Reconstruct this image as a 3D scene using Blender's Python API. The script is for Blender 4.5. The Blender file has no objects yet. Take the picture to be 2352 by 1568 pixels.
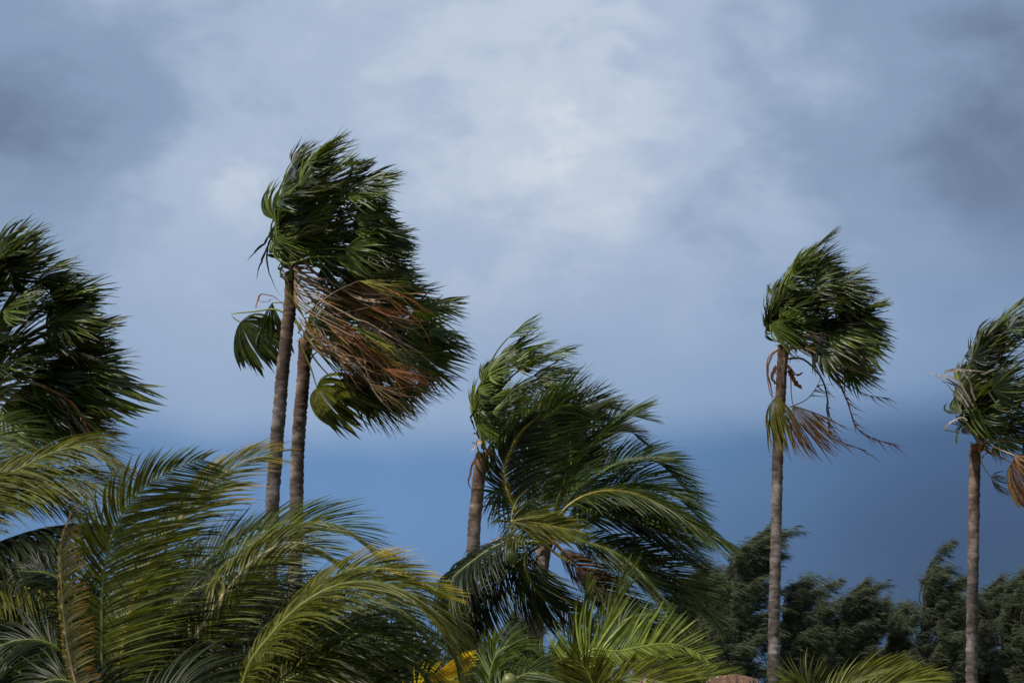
import bpy, math, random
import numpy as np
from mathutils import Vector

R = math.radians
scene = bpy.context.scene
col = scene.collection
rng = np.random.default_rng(11)
random.seed(11)

# ------------------------------------------------------------------ camera
PITCH = R(11.0)
CAM_H = 1.6
cam_d = bpy.data.cameras.new('camera')
cam = bpy.data.objects.new('camera', cam_d)
col.objects.link(cam)
cam.location = (0, 0, CAM_H)
cam.rotation_euler = (math.pi / 2 + PITCH, 0, 0)
cam_d.lens = 85
cam_d.sensor_width = 36
cam_d.clip_end = 9000
cam_d.dof.use_dof = True
cam_d.dof.focus_distance = 50
cam_d.dof.aperture_fstop = 4.5
scene.camera = cam

# ------------------------------------------------------------------ light
SUN_EL, SUN_AZ = R(54), R(232)          # azimuth clockwise from +Y (north): behind the camera, to the left
sd = Vector((math.sin(SUN_AZ) * math.cos(SUN_EL), math.cos(SUN_AZ) * math.cos(SUN_EL), math.sin(SUN_EL)))
sun_d = bpy.data.lights.new('sun', 'SUN')
sun_d.energy = 5.0
sun_d.angle = R(0.7)
sun_d.color = (1.0, 0.95, 0.86)
sun = bpy.data.objects.new('sun', sun_d)
col.objects.link(sun)
sun.rotation_euler = (-sd).to_track_quat('-Z', 'Y').to_euler()
sun.location = (-30, -40, 60)

scene.view_settings.view_transform = 'Standard'
scene.view_settings.look = 'None'
scene.view_settings.exposure = 0.0
scene.view_settings.gamma = 1.0
scene.view_settings.use_curve_mapping = False


def srgb(r, g, b):
    f = lambda c: (c / 255 / 12.92) if c / 255 <= 0.04045 else ((c / 255 + 0.055) / 1.055) ** 2.4
    return (f(r), f(g), f(b), 1.0)


def px_dir(x, y):
    """direction of the photograph's point x, y (on a 2352 x 1568 grid)"""
    f = 85 / 36 * 2352
    u, v = (x - 1176) / f, (784 - y) / f
    d = np.array([u, math.cos(PITCH) - v * math.sin(PITCH), math.sin(PITCH) + v * math.cos(PITCH)])
    return d


def at(x, y, d):
    q = px_dir(x, y)
    return np.array([0, 0, CAM_H]) + q * (d / q[1])


MPP = 36 / 85 / 2352                     # metres per grid step at one metre


# ------------------------------------------------------------------ sky
world = bpy.data.worlds.new('World')
scene.world = world
world.use_nodes = True
nt = world.node_tree
nt.nodes.clear()
N = nt.nodes.new
Lk = nt.links.new


def sock(node_in, v):
    if hasattr(v, 'is_output'):
        Lk(v, node_in)
    else:
        node_in.default_value = v


def M(op, a, b=0.0, c=0.0, clamp=False):
    n = N('ShaderNodeMath')
    n.operation = op
    n.use_clamp = clamp
    sock(n.inputs[0], a)
    sock(n.inputs[1], b)
    sock(n.inputs[2], c)
    return n.outputs[0]


def smooth(v, lo, hi):
    n = N('ShaderNodeMapRange')
    n.interpolation_type = 'SMOOTHSTEP'
    n.clamp = True
    sock(n.inputs[0], v)
    n.inputs[1].default_value = lo
    n.inputs[2].default_value = hi
    n.inputs[3].default_value = 0
    n.inputs[4].default_value = 1
    return n.outputs[0]


def mixc(f, a, b):
    n = N('ShaderNodeMix')
    n.data_type = 'RGBA'
    n.clamp_factor = True
    sock(n.inputs[0], f)
    sock(n.inputs[6], a)
    sock(n.inputs[7], b)
    return n.outputs[2]


tc = N('ShaderNodeTexCoord')
sep = N('ShaderNodeSeparateXYZ')
Lk(tc.outputs['Generated'], sep.inputs[0])
DX, DZ = sep.outputs[0], sep.outputs[2]


def noise(scale, detail, rough, stretch=(1, 1, 1.6), off=0.0, dist=0.0):
    m = N('ShaderNodeMapping')
    m.inputs['Scale'].default_value = stretch
    m.inputs['Location'].default_value = (off, off * 0.7, off * 1.3)
    Lk(tc.outputs['Generated'], m.inputs[0])
    n = N('ShaderNodeTexNoise')
    n.inputs['Scale'].default_value = scale
    n.inputs['Detail'].default_value = detail
    n.inputs['Roughness'].default_value = rough
    n.inputs['Distortion'].default_value = dist
    Lk(m.outputs[0], n.inputs[0])
    return M('SUBTRACT', n.outputs[0], 0.5)


def lobe(x, y, rx, amp):
    """a soft lighter or darker patch of sky round the direction of the photograph's point x, y"""
    d = px_dir(x, y)
    d = d / np.linalg.norm(d)
    v = N('ShaderNodeVectorMath')
    v.operation = 'DOT_PRODUCT'
    Lk(tc.outputs['Generated'], v.inputs[0])
    v.inputs[1].default_value = tuple(d)
    w = rx * MPP
    k = 1 / (1 - math.cos(w))
    e = M('MULTIPLY', M('SUBTRACT', v.outputs['Value'], 1.0), k)
    return M('MULTIPLY', M('POWER', 2.718, e), amp)


n_big = noise(4.5, 3, 0.5, off=3.1)
n_mid = noise(13, 5, 0.52, off=7.7, dist=0.4)
n_fine = noise(38, 6, 0.55, off=1.7, dist=0.3)

s = M('ADD', 0.63, M('MULTIPLY', n_big, 0.45))
s = M('ADD', s, M('MULTIPLY', n_mid, 0.58))
s = M('ADD', s, M('MULTIPLY', n_fine, 0.22))
puff = smooth(M('ADD', n_mid, M('MULTIPLY', n_fine, 0.8)), -0.16, 0.22)
puff = M('ADD', M('MULTIPLY', puff, 0.5), 0.62)
for x, y, r_, a_ in ((575, 420, 105, 0.34), (1330, 320, 300, 0.13), (1180, 120, 520, 0.12), (1390, 420, 90, 0.07), (400, 340, 60, 0.08),
                     (-60, 360, 380, -0.26), (-60, 60, 420, -0.24), (2420, 0, 520, -0.30), (2400, 420, 380, -0.36), (2200, 80, 300, -0.06),  # darker cloud at edges and corners, lens vignetting put into its tone
                     (1600, 420, 200, -0.10), (1700, 640, 260, -0.06), (300, 240, 160, -0.06), (150, 560, 240, -0.10),
                     (2180, 740, 90, -0.20), (2120, 800, 45, 0.12), (900, 60, 200, 0.04), (560, 230, 180, -0.05)):
    s = M('ADD', s, M('MULTIPLY', lobe(x, y, r_, a_), puff) if a_ > 0.06 else lobe(x, y, r_, a_))
cloud = N('ShaderNodeValToRGB')
cr = cloud.color_ramp
cr.interpolation = 'EASE'
cr.elements[0].position = 0.0
cr.elements[0].color = srgb(104, 122, 150)
cr.elements[1].position = 1.0
cr.elements[1].color = srgb(216, 223, 233)
e_ = cr.elements.new(0.35)
e_.color = srgb(138, 160, 188)
e_ = cr.elements.new(0.62)
e_.color = srgb(173, 190, 214)
e_ = cr.elements.new(0.82)
e_.color = srgb(195, 207, 224)
Lk(s, cloud.inputs[0])

# the clear-edged storm band along the whole horizon
zw = M('ADD', DZ, M('MULTIPLY', n_mid, 0.016))
zw = M('ADD', zw, M('MULTIPLY', n_big, 0.03))
zw = M('SUBTRACT', zw, M('MULTIPLY', M('MAXIMUM', DX, 0.0), 0.05))
band = smooth(zw, 0.143, 0.167)
low = smooth(zw, 0.16, 0.25)
sb = M('ADD', 0.74, M('MULTIPLY', n_big, 0.35))
sb = M('ADD', sb, M('MULTIPLY', n_mid, 0.12))
for x, y, r_, a_ in ((2300, 1250, 480, -0.75), (1750, 1500, 380, -0.28), (800, 1150, 420, 0.14)):
    sb = M('ADD', sb, lobe(x, y, r_, a_))
blue = mixc(sb, srgb(56, 80, 116), srgb(105, 144, 192))
cl2 = mixc(M('SUBTRACT', 1.0, low), cloud.outputs[0], mixc(sb, srgb(104, 135, 174), srgb(153, 175, 206)))
final = mixc(band, blue, cl2)

sky = N('ShaderNodeTexSky')
sky.sky_type = 'NISHITA'
sky.sun_disc = False
sky.sun_elevation = SUN_EL
sky.sun_rotation = SUN_AZ
bg1 = N('ShaderNodeBackground')
Lk(sky.outputs[0], bg1.inputs[0])
bg1.inputs[1].default_value = 0.08
bg2 = N('ShaderNodeBackground')
Lk(final, bg2.inputs[0])
bg2.inputs[1].default_value = 1.0
mx = N('ShaderNodeMixShader')
mx.inputs[0].default_value = 0.93
Lk(bg1.outputs[0], mx.inputs[1])
Lk(bg2.outputs[0], mx.inputs[2])
wo = N('ShaderNodeOutputWorld')
Lk(mx.outputs[0], wo.inputs[0])


# ------------------------------------------------------------------ materials
def leaf_mat(name, rough, transl, spec=0.5, var=0.35, scale=9.0):
    m = bpy.data.materials.new(name)
    m.use_nodes = True
    t = m.node_tree
    t.nodes.clear()
    n, l = t.nodes.new, t.links.new
    a = n('ShaderNodeAttribute')
    a.attribute_name = 'tint'
    c = n('ShaderNodeTexCoord')
    no = n('ShaderNodeTexNoise')
    no.inputs['Scale'].default_value = scale
    no.inputs['Detail'].default_value = 4
    l(c.outputs['Object'], no.inputs[0])
    mr = n('ShaderNodeMapRange')
    mr.inputs[1].default_value, mr.inputs[2].default_value = 0.3, 0.7
    mr.inputs[3].default_value, mr.inputs[4].default_value = 1 - var, 1 + var
    l(no.outputs[0], mr.inputs[0])
    mu = n('ShaderNodeVectorMath')
    mu.operation = 'SCALE'
    l(a.outputs['Color'], mu.inputs[0])
    l(mr.outputs[0], mu.inputs['Scale'])
    p = n('ShaderNodeBsdfPrincipled')
    l(mu.outputs[0], p.inputs['Base Color'])
    p.inputs['Roughness'].default_value = rough
    p.inputs['Specular IOR Level'].default_value = spec
    tr = n('ShaderNodeBsdfTranslucent')
    hs = n('ShaderNodeHueSaturation')
    hs.inputs['Saturation'].default_value = 1.1
    hs.inputs['Value'].default_value = 1.5
    l(mu.outputs[0], hs.inputs['Color'])
    l(hs.outputs[0], tr.inputs[0])
    mxs = n('ShaderNodeMixShader')
    mxs.inputs[0].default_value = transl
    l(p.outputs[0], mxs.inputs[1])
    l(tr.outputs[0], mxs.inputs[2])
    o = n('ShaderNodeOutputMaterial')
    l(mxs.outputs[0], o.inputs[0])
    return m


def bark_mat(name, c0, c1, c2, band, spots):
    m = bpy.data.materials.new(name)
    m.use_nodes = True
    t = m.node_tree
    n, l = t.nodes.new, t.links.new
    p = t.nodes['Principled BSDF']
    c = n('ShaderNodeTexCoord')
    mp = n('ShaderNodeMapping')
    mp.inputs['Scale'].default_value = (1, 1, band)
    l(c.outputs['Object'], mp.inputs[0])
    a = n('ShaderNodeTexNoise')
    a.inputs['Scale'].default_value = 4
    a.inputs['Detail'].default_value = 8
    a.inputs['Roughness'].default_value = 0.65
    l(mp.outputs[0], a.inputs[0])
    r = n('ShaderNodeValToRGB')
    r.color_ramp.elements[0].position = 0.32
    r.color_ramp.elements[0].color = (*c0, 1)
    r.color_ramp.elements[1].position = 0.68
    r.color_ramp.elements[1].color = (*c1, 1)
    l(a.outputs[0], r.inputs[0])
    b = n('ShaderNodeTexNoise')
    b.inputs['Scale'].default_value = spots
    b.inputs['Detail'].default_value = 6
    l(c.outputs['Object'], b.inputs[0])
    rr = n('ShaderNodeMapRange')
    rr.inputs[1].default_value, rr.inputs[2].default_value = 0.48, 0.66
    l(b.outputs[0], rr.inputs[0])
    mi = n('ShaderNodeMix')
    mi.data_type = 'RGBA'
    l(rr.outputs[0], mi.inputs[0])
    l(r.outputs[0], mi.inputs[6])
    mi.inputs[7].default_value = (*c2, 1)
    g = n('ShaderNodeAttribute')
    g.attribute_name = 'tint'
    mul = n('ShaderNodeMix')
    mul.data_type = 'RGBA'
    mul.blend_type = 'MULTIPLY'
    mul.inputs[0].default_value = 1
    l(mi.outputs[2], mul.inputs[6])
    l(g.outputs['Color'], mul.inputs[7])
    l(mul.outputs[2], p.inputs['Base Color'])
    p.inputs['Roughness'].default_value = 0.85
    p.inputs['Specular IOR Level'].default_value = 0.2
    bp = n('ShaderNodeBump')
    bp.inputs['Strength'].default_value = 0.5
    bp.inputs['Distance'].default_value = 0.02
    l(a.outputs[0], bp.inputs['Height'])
    l(bp.outputs[0], p.inputs['Normal'])
    return m


M_FAN = leaf_mat('fan_leaf', 0.38, 0.28, 0.28)
M_COCO = leaf_mat('coconut_leaf', 0.40, 0.34, 0.22)
M_STALK = leaf_mat('stalk', 0.42, 0.0, 0.4, 0.25, 14)
M_DEAD = leaf_mat('dead_leaf', 0.65, 0.15, 0.25, 0.45, 16)
M_NEEDLE = leaf_mat('needles', 0.75, 0.2, 0.12, 0.45, 1.6)
M_SHRUB = leaf_mat('shrub_leaf', 0.45, 0.2, 0.4)
M_FANBARK = bark_mat('fan_bark', (0.034, 0.026, 0.022), (0.108, 0.084, 0.072), (0.175, 0.150, 0.138), 6, 2.4)
M_COCOBARK = bark_mat('coconut_bark', (0.085, 0.062, 0.052), (0.19, 0.15, 0.13), (0.26, 0.22, 0.19), 7, 5)
M_BARK = bark_mat('rough_bark', (0.014, 0.012, 0.010), (0.04, 0.034, 0.028), (0.055, 0.05, 0.045), 1, 6)

mg = bpy.data.materials.new('sandy_ground')
mg.use_nodes = True
_t = mg.node_tree
_n = _t.nodes.new('ShaderNodeTexNoise')
_n.inputs['Scale'].default_value = 0.15
_n.inputs['Detail'].default_value = 10
_c = _t.nodes.new('ShaderNodeTexCoord')
_t.links.new(_c.outputs['Object'], _n.inputs[0])
_r = _t.nodes.new('ShaderNodeValToRGB')
_r.color_ramp.elements[0].position = 0.4
_r.color_ramp.elements[0].color = (0.05, 0.065, 0.025, 1)
_r.color_ramp.elements[1].position = 0.62
_r.color_ramp.elements[1].color = (0.22, 0.19, 0.13, 1)
_t.links.new(_n.outputs[0], _r.inputs[0])
_t.links.new(_r.outputs[0], _t.nodes['Principled BSDF'].inputs['Base Color'])
_t.nodes['Principled BSDF'].inputs['Roughness'].default_value = 0.95


# ------------------------------------------------------------------ mesh helpers
def build(name, V, Q, C, mat, parent=None, origin=(0, 0, 0), smooth_=False):
    """one mesh object; V verts in world space, Q quads, C colour per vertex, origin = where its parent stands"""
    V = np.asarray(V, dtype=np.float32) - np.asarray(origin, dtype=np.float32)
    Q = np.asarray(Q, dtype=np.int32)
    me = bpy.data.meshes.new(name)
    me.vertices.add(len(V))
    me.vertices.foreach_set('co', V.ravel())
    me.loops.add(Q.size)
    me.loops.foreach_set('vertex_index', Q.ravel())
    me.polygons.add(len(Q))
    me.polygons.foreach_set('loop_start', np.arange(0, Q.size, 4, dtype=np.int32))
    me.polygons.foreach_set('loop_total', np.full(len(Q), 4, dtype=np.int32))
    if smooth_:
        me.polygons.foreach_set('use_smooth', np.ones(len(Q), dtype=bool))
    me.update(calc_edges=True)
    a = me.attributes.new('tint', 'FLOAT_COLOR', 'POINT')
    C = np.asarray(C, dtype=np.float32)
    if C.ndim == 1:
        C = np.tile(C, (len(V), 1))
    a.data.foreach_set('color', np.concatenate([C, np.ones((len(V), 1), np.float32)], 1).ravel())
    me.materials.append(mat)
    o = bpy.data.objects.new(name, me)
    col.objects.link(o)
    if parent is not None:
        o.parent = parent
    return o


def thing(name, base, label, cat, group=None):
    o = bpy.data.objects.new(name, None)
    o.empty_display_size = 0.5
    o.location = base
    col.objects.link(o)
    o['label'] = label
    o['category'] = cat
    if group:
        o['group'] = group
    return o


def nrm(v):
    return v / np.maximum(np.linalg.norm(v, axis=-1, keepdims=True), 1e-9)


def strips(P, N0, w, fold, twist, C, tprof=None):
    """V-folded leaf strips. P (n,K,3) centre lines, N0 (n,3) upper normals, w (n,K) widths, twist (n,) end roll, C (n,K,3)"""
    n, K, _ = P.shape
    T = np.empty_like(P)
    T[:, 1:-1] = P[:, 2:] - P[:, :-2]
    T[:, 0] = P[:, 1] - P[:, 0]
    T[:, -1] = P[:, -1] - P[:, -2]
    T = nrm(T)
    Nn = np.empty_like(P)
    cur = N0.copy()
    for k in range(K):
        cur = nrm(cur - (cur * T[:, k]).sum(1, keepdims=True) * T[:, k])
        Nn[:, k] = cur
    S = np.cross(T, Nn)
    a = (twist[:, None] * (np.linspace(0, 1, K) if tprof is None else tprof)[None])[..., None]
    S, Nn = S * np.cos(a) + Nn * np.sin(a), Nn * np.cos(a) - S * np.sin(a)
    h = (w / 2)[..., None]
    V = np.stack([P - S * h + Nn * h * fold, P, P + S * h + Nn * h * fold], 2).reshape(-1, 3)
    Cc = np.repeat(C[:, :, None], 3, 2).reshape(-1, 3)
    i = np.arange(n)[:, None] * K * 3 + np.arange(K - 1)[None] * 3
    i = i.reshape(-1)
    Q = np.concatenate([np.stack([i, i + 1, i + 4, i + 3], 1), np.stack([i + 1, i + 2, i + 5, i + 4], 1)])
    return V, Q, Cc


def tube(P, r, sides=7, flat=1.0, ndir=None):
    """P (K,3), r (K,); closed by shrinking ends"""
    P = np.asarray(P, float)
    K = len(P)
    T = nrm(np.gradient(P, axis=0))
    cur = np.array([0.0, -1.0, 0.3]) if ndir is None else np.asarray(ndir, float)
    V = []
    ang = np.linspace(0, 2 * math.pi, sides, endpoint=False)
    for k in range(K):
        cur = cur - cur.dot(T[k]) * T[k]
        if np.linalg.norm(cur) < 1e-4:
            cur = np.cross(T[k], [1, 0, 0])
        cur = cur / np.linalg.norm(cur)
        s_ = np.cross(T[k], cur)
        V.append(P[k] + r[k] * (np.cos(ang)[:, None] * s_ + flat * np.sin(ang)[:, None] * cur))
    V = np.concatenate(V)
    Q = []
    for k in range(K - 1):
        for j in range(sides):
            a, b = k * sides + j, k * sides + (j + 1) % sides
            Q.append((a, b, b + sides, a + sides))
    return V, np.array(Q)


def merge(parts):
    V, Q, C, o = [], [], [], 0
    for v, q, c in parts:
        c = np.asarray(c, float)
        if c.ndim == 1:
            c = np.tile(c, (len(v), 1))
        V.append(v)
        Q.append(q + o)
        C.append(c)
        o += len(v)
    return np.concatenate(V), np.concatenate(Q), np.concatenate(C)


def curve(pts, n):
    """Catmull-Rom through pts, n points evenly spaced"""
    p = np.asarray(pts, float)
    p = np.concatenate([[2 * p[0] - p[1]], p, [2 * p[-1] - p[-2]]])
    out = []
    for i in range(1, len(p) - 2):
        t = np.linspace(0, 1, 24, endpoint=False)[:, None]
        a, b, c, d = p[i - 1], p[i], p[i + 1], p[i + 2]
        out.append(0.5 * (2 * b + (c - a) * t + (2 * a - 5 * b + 4 * c - d) * t ** 2 + (3 * b - a - 3 * c + d) * t ** 3))
    out = np.concatenate(out + [p[-2][None]])
    L = np.concatenate([[0], np.cumsum(np.linalg.norm(np.diff(out, axis=0), axis=1))])
    q = np.linspace(0, L[-1], n)
    return np.stack([np.interp(q, L, out[:, k]) for k in range(3)], 1), L[-1]


# base colours (albedo)
DARK = np.array((0.013, 0.019, 0.0045))  # deep green; shade between rear fronds is put into this colour
GREEN = np.array((0.044, 0.060, 0.0085))
LIME = np.array((0.115, 0.140, 0.018))
OLIVE = np.array((0.104, 0.108, 0.012))
YELLOW = np.array((0.66, 0.50, 0.05))
ORANGE = np.array((0.40, 0.17, 0.025))
BROWN = np.array((0.13, 0.068, 0.032))
RUST = np.array((0.22, 0.075, 0.025))
TAN = np.array((0.40, 0.27, 0.17))
GREY = np.array((0.20, 0.165, 0.135))
UP = np.array((0.0, 0, 1))
CAMV = np.array((0.0, -1, 0.12))


# ------------------------------------------------------------------ ground
gs = 4000
go = build('ground', [(-gs, -400, 0), (gs, -400, 0), (gs, 7600, 0), (-gs, 7600, 0)], [(0, 1, 2, 3)], (1, 1, 1), mg)
go['kind'] = 'structure'


# ------------------------------------------------------------------ fan palms
def fan_blade(hub, a, n0, L, spread, nseg, W, k, colr, tip, split=0.42, wk=1.0, jit=0.16, K=9, sparse=0.0, flut=0.25, droop=0.0):
    """the pleated fan: nseg segments joined out to split, then free and blown along W"""
    a = nrm(a)
    n0 = nrm(n0 - n0.dot(a) * a)
    sv = np.cross(a, n0)
    th = np.linspace(-spread, spread, nseg) + rng.normal(0, 0.02, nseg)
    d0 = np.cos(th)[:, None] * a + np.sin(th)[:, None] * sv + n0 * (0.12 * np.cos(th * 2))[:, None]
    d0 = nrm(d0)
    Ls = L * (0.80 + 0.20 * np.cos(th)) * rng.uniform(0.86, 1.06, nseg)
    t = (np.arange(K) + 0.5) / K
    sc_ = min(1.0, (1 - split) / 0.55)
    jit, flut = jit * sc_, flut * sc_
    wj = W + rng.normal(0, jit, (nseg, 3))
    ks = k * rng.uniform(0.75, 1.25, nseg)
    b = 1 - np.exp(-ks[:, None] * t[None] ** 1.25)
    ph = rng.uniform(0, 6.28, nseg)
    fl = flut * np.sin(ph[:, None] + 5 * t[None]) * t[None]
    d = d0[:, None] * (1 - b)[..., None] + wj[:, None] * b[..., None] + n0 * fl[..., None] + np.array((0, 0, -1.0)) * (droop * t ** 2)[None, :, None]
    d = nrm(d)
    step = (Ls / K)[:, None, None]
    P = np.concatenate([np.zeros((nseg, 1, 3)), np.cumsum(d * step, 1)], 1) + hub
    tt = np.linspace(0, 1, K + 1)
    dth = 2 * spread / nseg
    full = 2 * np.minimum(tt, split) * L * math.sin(min(dth, 0.3) / 2) * 1.25
    taper = np.where(tt <= split, 1, np.clip(1 - (tt - split) / (1 - split), 0, 1) ** 0.75)
    w = np.maximum(full * taper * wk, 0.004)[None] * rng.uniform(0.85, 1.15, (nseg, 1))
    w[:, -1] = 0.003
    C = colr[None, None] * rng.uniform(0.55, 1.6, (nseg, 1, 1)) * np.ones((1, K + 1, 1))
    C = C + (LIME * 0.5)[None, None] * (rng.random((nseg, 1, 1)) < 0.16) * rng.uniform(.4, 1.3)  # some segments lightened in colour to stand in for sunlit highlights
    tf = (np.clip((tt - 0.62) / 0.38, 0, 1) ** 1.5)[None, :, None] * rng.uniform(0.1, 0.9, (nseg, 1, 1))
    C = C * (1 - tf) + tip[None, None] * tf
    rib = (np.clip(1 - tt / 0.30, 0, 1))[None, :, None] * 0.5
    C = C * (1 - rib) + (colr * 2.3)[None, None] * rib
    keep = rng.random(nseg) >= sparse
    tw = rng.normal(0, 1.3, nseg)
    return strips(P[keep], np.tile(n0, (keep.sum(), 1)), w[keep], 0.38, tw[keep], C[keep], np.clip((tt - split * 0.9) / (1.001 - split * 0.9), 0, 1))


def fan_frond(palm, base, p0, pdir, Lp, bend, W, L, spread, nseg, k, colr, tip, mat, pcol, pr=0.017, roll=0.0, **kw):
    """petiole from p0 bending with the wind, then the fan"""
    d = nrm(np.asarray(pdir, float))
    P = [np.asarray(p0, float)]
    st = 10
    for i in range(st):
        d = nrm(d + (W * bend + np.array((0, 0, -0.05))) / st)
        P.append(P[-1] + d * Lp / st)
    P = np.array(P)
    n0 = UP * 0.9 - np.array((W[0], W[1], 0)) * 0.5 + rng.normal(0, 0.35, 3)
    n0 = nrm(n0 - n0.dot(d) * d)
    if roll:
        n0 = n0 * math.cos(roll) + np.cross(d, n0) * math.sin(roll)
    v, q, c = fan_blade(P[-1], d, n0, L, spread, nseg, W, k, colr, tip, **kw)
    fr = build('frond', v, q, c, mat, palm, base)
    v, q = tube(P, np.linspace(pr * 1.5, pr * 0.75, len(P)), 5, 0.55)
    build('petiole', v, q, pcol, M_STALK, fr, base)
    return fr


def fan_frond_px(palm, base, d, path, axis, L, spread, nseg, wdir, k, colr, tip, mat, pcol, face=0.6, dd=0.0, pr=0.02, **kw):
    """a frond one can pick out: petiole through photograph points, fan axis and wind as angles in the picture plane"""
    pts = [at(x, y, d + dd * i / (len(path) - 1)) for i, (x, y) in enumerate(path)]
    P, _ = curve(pts, 14)
    ax = np.array((math.cos(R(axis)), 0.15, math.sin(R(axis))))
    W = np.array((math.cos(R(wdir)), 0.10, math.sin(R(wdir))))
    perp = np.array((-math.sin(R(axis)), 0, math.cos(R(axis))))
    n0 = perp * math.cos(face) + np.array((0, -1.0, 0)) * math.sin(face)
    v, q, c = fan_blade(P[-1], ax, n0, L * MPP * d, R(spread), nseg, W, k, colr, tip, **kw)
    fr = build('frond', v, q, c, mat, palm, base)
    v, q = tube(P, np.linspace(pr * 1.4, pr * 0.7, len(P)), 5, 0.6)
    build('petiole', v, q, pcol, M_STALK, fr, base)
    return fr


def ringed_trunk(palm, base, pts, r0, r1, pitch, mat, top_tint, name='trunk', lip=0.045):
    """trunk with a raised leaf scar every pitch metres; tint browner towards the crown, as the young wood is"""
    _, Ln = curve(pts, 4)
    n = int(Ln / pitch) * 3
    P, Ln = curve(pts, n)
    f = np.linspace(0, 1, n)
    r = r0 + (r1 - r0) * f
    r = r * (1 + 0.45 * np.exp(-f * Ln / 0.5))
    ph = np.arange(n) % 3
    r = r * (1 + np.where(ph == 0, lip, np.where(ph == 1, -lip * 0.4, 0)) * rng.uniform(0.5, 1.4, n))
    wob = np.cumsum(rng.normal(0, 1, n))
    wob = (wob - np.linspace(wob[0], wob[-1], n)) / (np.abs(wob).max() + 1)
    r = r * (1 + 0.05 * wob)
    P = P + rng.normal(0, r1 * 0.045, (n, 3)) * np.array((1, 1, 0))
    sides = 16
    v, q = tube(P, r, sides, 1.0, (0, -1, 0))
    v = v + rng.normal(0, r1 * 0.025, v.shape)
    g = np.clip((f - 0.72) / 0.28, 0, 1)[:, None]
    tint = np.ones((1, 3)) * (1 - g) + np.array(top_tint)[None] * g
    tint = tint * np.where(ph == 1, 0.84, 1.05)[:, None] * rng.uniform(0.88, 1.12, (n, 1))
    tint = np.repeat(tint, sides, 0) * rng.uniform(.8, 1.2, (n * sides, 1))
    st = np.repeat(np.cumsum(rng.normal(0, .06, n)), sides)
    tint = tint * np.clip(1 + .35 * np.sin(st * 3 + np.tile(np.arange(sides), n) * .4), .7, 1.3)[:, None]
    return build(name, v, q, tint, mat, palm, base, smooth_=False)


def sheaths(palm, base, c, n, size, r, cols, z0=-0.5, z1=0.2):
    """split leaf bases below the crown"""
    for i in range(n):
        az = i * 2.4 + rng.uniform(-.3, .3)
        z = z0 + (z1 - z0) * i / max(n - 1, 1)
        out = np.array((math.cos(az), math.sin(az), 0))
        p = c + out * r * 0.85 + UP * z
        L = size * rng.uniform(0.7, 1.3)
        K = 5
        t = np.linspace(0, 1, K)
        P = p + out[None] * (t ** 1.3)[:, None] * L * 0.45 + UP[None] * (t * L * 0.8 - 0.5 * t ** 2.5 * L)[:, None] + np.array((1, 0, 0))[None] * (t ** 2 * L * 0.2)[:, None]
        w = np.array([0.9, 1.0, 0.75, 0.5, 0.1]) * r * rng.uniform(0.6, 1.0)
        cc = np.array(cols[rng.integers(len(cols))])
        v, q, c_ = strips(P[None], out[None] * 0.6 + UP[None], w[None], -0.35, np.array([rng.normal(0, .4)]), np.tile(cc, (1, K, 1)) * rng.uniform(.6, 1.4, (1, K, 1)))
        build('leaf_sheath', v, q, c_, M_DEAD, palm, base)


def seed_stalk(palm, base, d, path, colr, r=0.016, twigs=14, tl=0.5, seed=0, hang=-0.6, name='seed_stalk'):
    """an old flower stalk: bare arching axis with torn thin branchlets"""
    pts = [at(x, y, d + 0.1 * i) for i, (x, y) in enumerate(path)]
    P, Ln = curve(pts, 26)
    v, q = tube(P, np.linspace(r, r * 0.3, 26), 5)
    parts = [(v, q, colr)]
    for i in range(twigs):
        s_ = rng.uniform(0.35, 1.0)
        k = min(int(s_ * 25), 24)
        dr = nrm(nrm(P[k + 1] - P[k]) * 0.6 + rng.normal(0, 0.45, 3) + np.array((0.5, 0, hang)))
        L = tl * rng.uniform(0.4, 1.2)
        t = np.linspace(0, 1, 6)[:, None]
        Q_ = P[k] + dr * t * L + np.array((0.5, 0, -0.25)) * t ** 2 * L * rng.uniform(-.2, 0.9) + rng.normal(0, 0.012, (6, 3)) * t
        w = np.linspace(0.022, 0.004, 6) * rng.uniform(0.5, 1.6)
        vv, qq, cc = strips(Q_[None], np.array([[0, -1.0, .3]]), w[None], 0.2, np.array([rng.normal()]), np.tile(colr * rng.uniform(0.6, 1.5), (1, 6, 1)))
        parts.append((vv, qq, cc))
    v, q, c = merge(parts)
    return build(name, v, q, c, M_DEAD, palm, base)


def strand_px(palm, base, d, path, w, colr, name='dead_strand', dd=0.3):
    """one long dry leaf segment torn loose and blown along path"""
    pts = [at(x, y, d + dd * i / len(path)) for i, (x, y) in enumerate(path)]
    K = 14
    P, _ = curve(pts, K)
    P = P + np.cumsum(rng.normal(0, 0.011, P.shape), 0)
    ww = w * np.sin(np.linspace(0.6, 3.08, K)) ** 0.8 * rng.uniform(.7, 1.3, K)
    v, q, c = strips(P[None], np.array([[0.1, -1, 0.5]]), ww[None], 0.35, np.array([rng.normal(0, .8)]),
                     (colr * rng.uniform(0.75, 1.25, (1, K, 1))))
    return build(name, v, q, c, M_DEAD, palm, base)


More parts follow.
